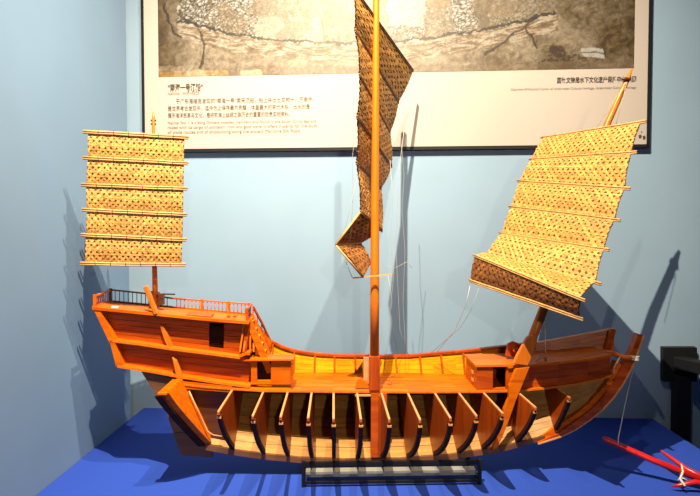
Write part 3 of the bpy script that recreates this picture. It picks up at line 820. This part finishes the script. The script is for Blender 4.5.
# fore sail
def PR(l, r_, vl, vr): return (P(l[0], l[1], vl), P(r_[0], r_[1], vr))
fr_rows = [PR((541.5, 137.5), (645, 121), .22, -.24), PR((529.5, 159), (635.5, 151.5), .22, -.24), PR((517.5, 180.5), (629, 188), .22, -.25), PR((509, 206), (619, 219.5), .21, -.26), PR((499.5, 232.6), (608, 249), .20, -.27), PR((484, 253), (600, 283), .15, -.32), PR((473.5, 254.5), (584, 299.5), .07, -.40), PR((469, 279.5), (582, 318), .10, -.36)]
s2 = lab(sail('fore_sail', fr_rows[:7], 19, 6, [M['weave'], M['mat']], .03), 'yellow woven bamboo fore sail leaning with its mast')
battens(s2, fr_rows[:7], .0036, M['bamboo'])
s2b = lab(sail('fore_sail_foot', fr_rows[6:], 20, 4, [M['weavebrown'], M['matbrown']], .02), 'underside panel folded at the foot of the fore sail, its shade put into the brown')  # brown copy of the weave, darkened for the shaded underside
battens(s2b, fr_rows[7:], .004, M['bamboo'])
m_ = MB(); m_.tube([P(631.8, 69, .02), P(627, 80, .02), P(607.4, 123.5, .02), P(578, 208, .02), P(548, 298, .01), P(536, 328, 0), P(528, 350, -.01)], [.004, .010, .0135, .0155, .018, .019, .019], 12)
fm = lab(m_.build('fore_mast', M['mast'], ship), 'leaning orange fore mast')
m_ = MB(); m_.tube([P(622, 78.5, .01), P(629, 80, .01)], .006, 8); m_.tube([P(627.5, 78.5, .02), P(626, 81.5, .02)], .0125, 8); m_.build('mast_head', M['darkrail'], fm)
# mast cheek board in front
m_ = MB()
m_.prism([P(x, y, -.035) for x, y in [(513.5, 364), (517, 356), (527, 338), (530, 335.5), (535, 335), (538, 337.5), (538, 340), (530, 362), (528, 366)]], (0, .02, 0)); m_.build('mast_cheek', M['mast'], fm, .003)
m_ = MB()
m_.prism([P(x, y, -.035) for x, y in [(516, 369), (530, 367), (523, 384), (516, 401), (510, 418), (503, 436), (497, 449), (492, 451), (497, 438), (503, 417), (504, 409), (509, 398), (509, 386)]], (0, .02, 0)); lab(m_.build('mast_heel', M['orange'], fm, .002), 'orange tapering heel of the fore mast crossing the bulkheads')
# main sail
ms = [((353, -13), (413, 70.5), -.20, .55), ((355, 30), (398.5, 102), -.18, .42), ((359.5, 74.5), (390, 133), -.16, .34), ((357, 116), (391.5, 166), -.15, .33), ((356.5, 162), (381, 188.5), -.08, .22), ((360.5, 211), (382, 230), -.03, .15)]
mrows = [PR(a, c, v0, v1) for a, c, v0, v1 in ms]
s3 = lab(sail('main_sail', mrows, 12, 8, [M['weavegold'], M['mat']], .0), 'brown woven bamboo main sail turned almost edge-on')
battens(s3, mrows, .0042, M['bamboodark'], off=.006)
f2_ = [PR((361, 210), (382, 229), -.01, .10), PR((336, 244.5), (361, 243), -.08, .06), PR((363.5, 277), (371, 263), -.05, .05)]
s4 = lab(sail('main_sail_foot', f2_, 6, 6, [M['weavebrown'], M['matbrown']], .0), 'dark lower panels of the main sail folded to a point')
battens(s4, f2_[1:2], .004, M['bamboo'], pair=False, off=.003)
m_ = MB(); m_.bar(P(352, 278, -.04), P(392, 274.5, -.04), .006, .005); m_.build('boom', M['bamboo'], s4)
for a, c in (((361, 211), (336, 244.5)), ((336, 245.5), (363, 277))):
    m_ = MB(); m_.tube([P(a[0], a[1], -.03 if a[0] > 350 else -.085), P(c[0], c[1], -.085 if c[0] < 350 else -.055)], .0045, 6); m_.build('edge_cane', M['bamboo'], s4)

# rigging threads
def thread(pts, v, name='rigging_line', mat='thread', r=.0009):
    m_ = MB(); 
    m_.tube([P(x, y, v[i] if isinstance(v, list) else v) for i, (x, y) in enumerate(pts)], r, 5); return m_.build(name, M[mat], ship)
thread([(470, 286), (466, 305), (455, 330), (437, 352)], [-.03, 0, .1, .25], mat='rope', r=.0012)
thread([(479, 288), (470, 312), (460, 328), (430, 354)], [-.03, 0, .1, .25])
thread([(545, 322), (545.5, 340), (545.5, 353)], .05, mat='rope', r=.0016)
thread([(346, 262), (352, 277)], -.05, mat='thread', r=.0012)
thread([(400, 100), (401, 140), (404, 175), (402, 210), (405, 250), (403, 300), (405, 340), (404, 356)], .2)
thread([(390, 160), (393, 200), (390, 240), (394, 275), (390, 310), (397, 352)], .12)
thread([(404, 130), (398, 180), (396, 250), (400, 330), (408, 355)], .16)
thread([(383, 265), (395, 268), (407, 262), (412, 268)], .1)
thread([(357, 120), (352, 160), (353, 200), (349, 260)], -.05)
thread([(360, 165), (346, 225), (337, 243)], -.06)
thread([(626, 82), (597, 127)], 0); thread([(627, 82), (616, 125)], 0)
thread([(388, 275), (392, 300), (388, 340), (384, 372)], .04)
# deck gear near the fore mast
m_ = MB(); m_.prism([P(x, y, .08) for x, y in [(506, 356), (508, 344), (513, 341.5), (518, 343), (519, 349), (515, 357)]], (0, .012, 0)); m_.tube([P(513, 350, .05), P(520, 351, .05)], .008, 8); wl = m_.build('windlass', M['red'], ship)
m_ = MB()
for k in range(3): m_.tube([P(536+2*k, 361-k, .03), P(540+2*k, 355+k, .03), P(546, 358+k, .04)], .0035, 6)
m_.build('rope_coil', M['edge'], ship)
m_ = MB(); 
for (x, y) in ((386, 380), (391, 376), (388, 384)): m_.tube([P(x, y, .08), P(x+4, y+1, .08), P(x+3, y-3, .08)], .0018, 5)
m_.build('rope_end', M['brown'], ship)

# ------------------------------------------------------------------ stand under the keel
tl = P(303, 480, -.10)
stn = empty('display_stand', SHIPLOC+Vector((0, 0, TABLE-SHIPLOC.z)), YAW)
tag(stn, 'low black metal stand with grey bar supporting the ship keel', 'stand')
hT = SHIPLOC.z - TABLE
def Q(px, py, v): q = P(px, py, v); return Vector((q.x, v, q.z+hT))
x0 = Q(303.5, 480, -.09).x; x1 = Q(479.5, 480, -.09).x
for xx in (x0, x1):
    for v in (-.09, .09):
        m_ = MB(); m_.box((xx-.007, v-.007, 0), (xx+.007, v+.007, .10 if v < 0 else hT+.006)); m_.build('leg', M['black'], stn, .001)
    m_ = MB(); m_.box((xx-.005, -.083, .010), (xx+.005, .083, .020)); m_.build('end_rail', M['black'], stn)
for v in (-.09, .09):
    m_ = MB(); m_.box((x0+.007, v-.006, .080 if v < 0 else hT-.016), (x1-.007, v+.006, .096 if v < 0 else hT-.002)); m_.build('top_rail', M['black'], stn)
    m_ = MB(); m_.box((x0+.007, v-.005, .010), (x1-.007, v+.005, .020)); m_.build('lower_rail', M['black'], stn)
kz = [P(px, lerp(KEEL, px)+5.5, -.006).z+hT for px in (330, 345, 360)]
m_ = MB(); m_.box((x0+.007, -.060, .023), (x1-.007, -.026, .045)); lab(m_.build('support_bar', M['grey'], stn, .001), 'flat grey bar')
for px in (345,):
    for dx in (-.25, 0, .25):
        pxx = 391+dx*230; top_ = P(pxx, lerp(KEEL, pxx)+5.5, .0).z+hT
        m_ = MB(); q = P(pxx, 460, 0).x; m_.box((q-.008, -.022, .020), (q+.008, .03, top_+.001)); m_.build('keel_block', M['black'], stn)

# ------------------------------------------------------------------ red anchor
ae = world_at(716, 487, 2.03)
an = empty('toy_anchor', Vector((ae.x, ae.y, TABLE)))
tag(an, 'red wooden anchor tied with white string, lying at the right of the blue plinth', 'anchor')
al = an.location
def A(px, py, Y): return world_at(px, py, Y)-al
crown = A(722, 488, 2.00)
m_ = MB(); m_.tube([A(603.5, 438.5, 2.17), A(606, 439.6, 2.17), A(650, 459, 2.11), crown], [.0095, .012, .0125, .013], 12); m_.build('shank', M['redpaint'], an)
m_ = MB(); m_.tube([A(660.5, 450, 2.19), A(664, 453, 2.18), A(686, 469, 2.08), crown], [.0015, .006, .011, .012], 10); m_.build('fluke', M['redpaint'], an)
m_ = MB(); m_.tube([A(671, 486.5, 2.03), A(678, 485.5, 2.02), A(695, 482, 2.01), crown], [.0015, .007, .010, .012], 10); m_.build('fluke', M['redpaint'], an)
m_ = MB()
m_.tube([A(681.5, 464, 2.07), A(683, 472, 2.045), A(680, 479, 2.035), A(685, 486, 2.00)], [.003, .0045, .005, .004], 7)
m_.tube([A(678, 480, 2.04), A(683, 478, 2.035), A(688, 481, 2.03)], .003, 6)
m_.build('lashing', M['rope'], an)
m_ = MB(); m_.tube([A(636, 360, 2.18), A(631, 378, 2.18), A(627, 395, 2.175), A(622, 420, 2.17), A(618.5, 437, 2.15), A(618, 445, 2.145)], [.0005, .0005, .0010, .0016, .0022, .0022], 6)
m_.build('hanging_string', M['rope'], an)
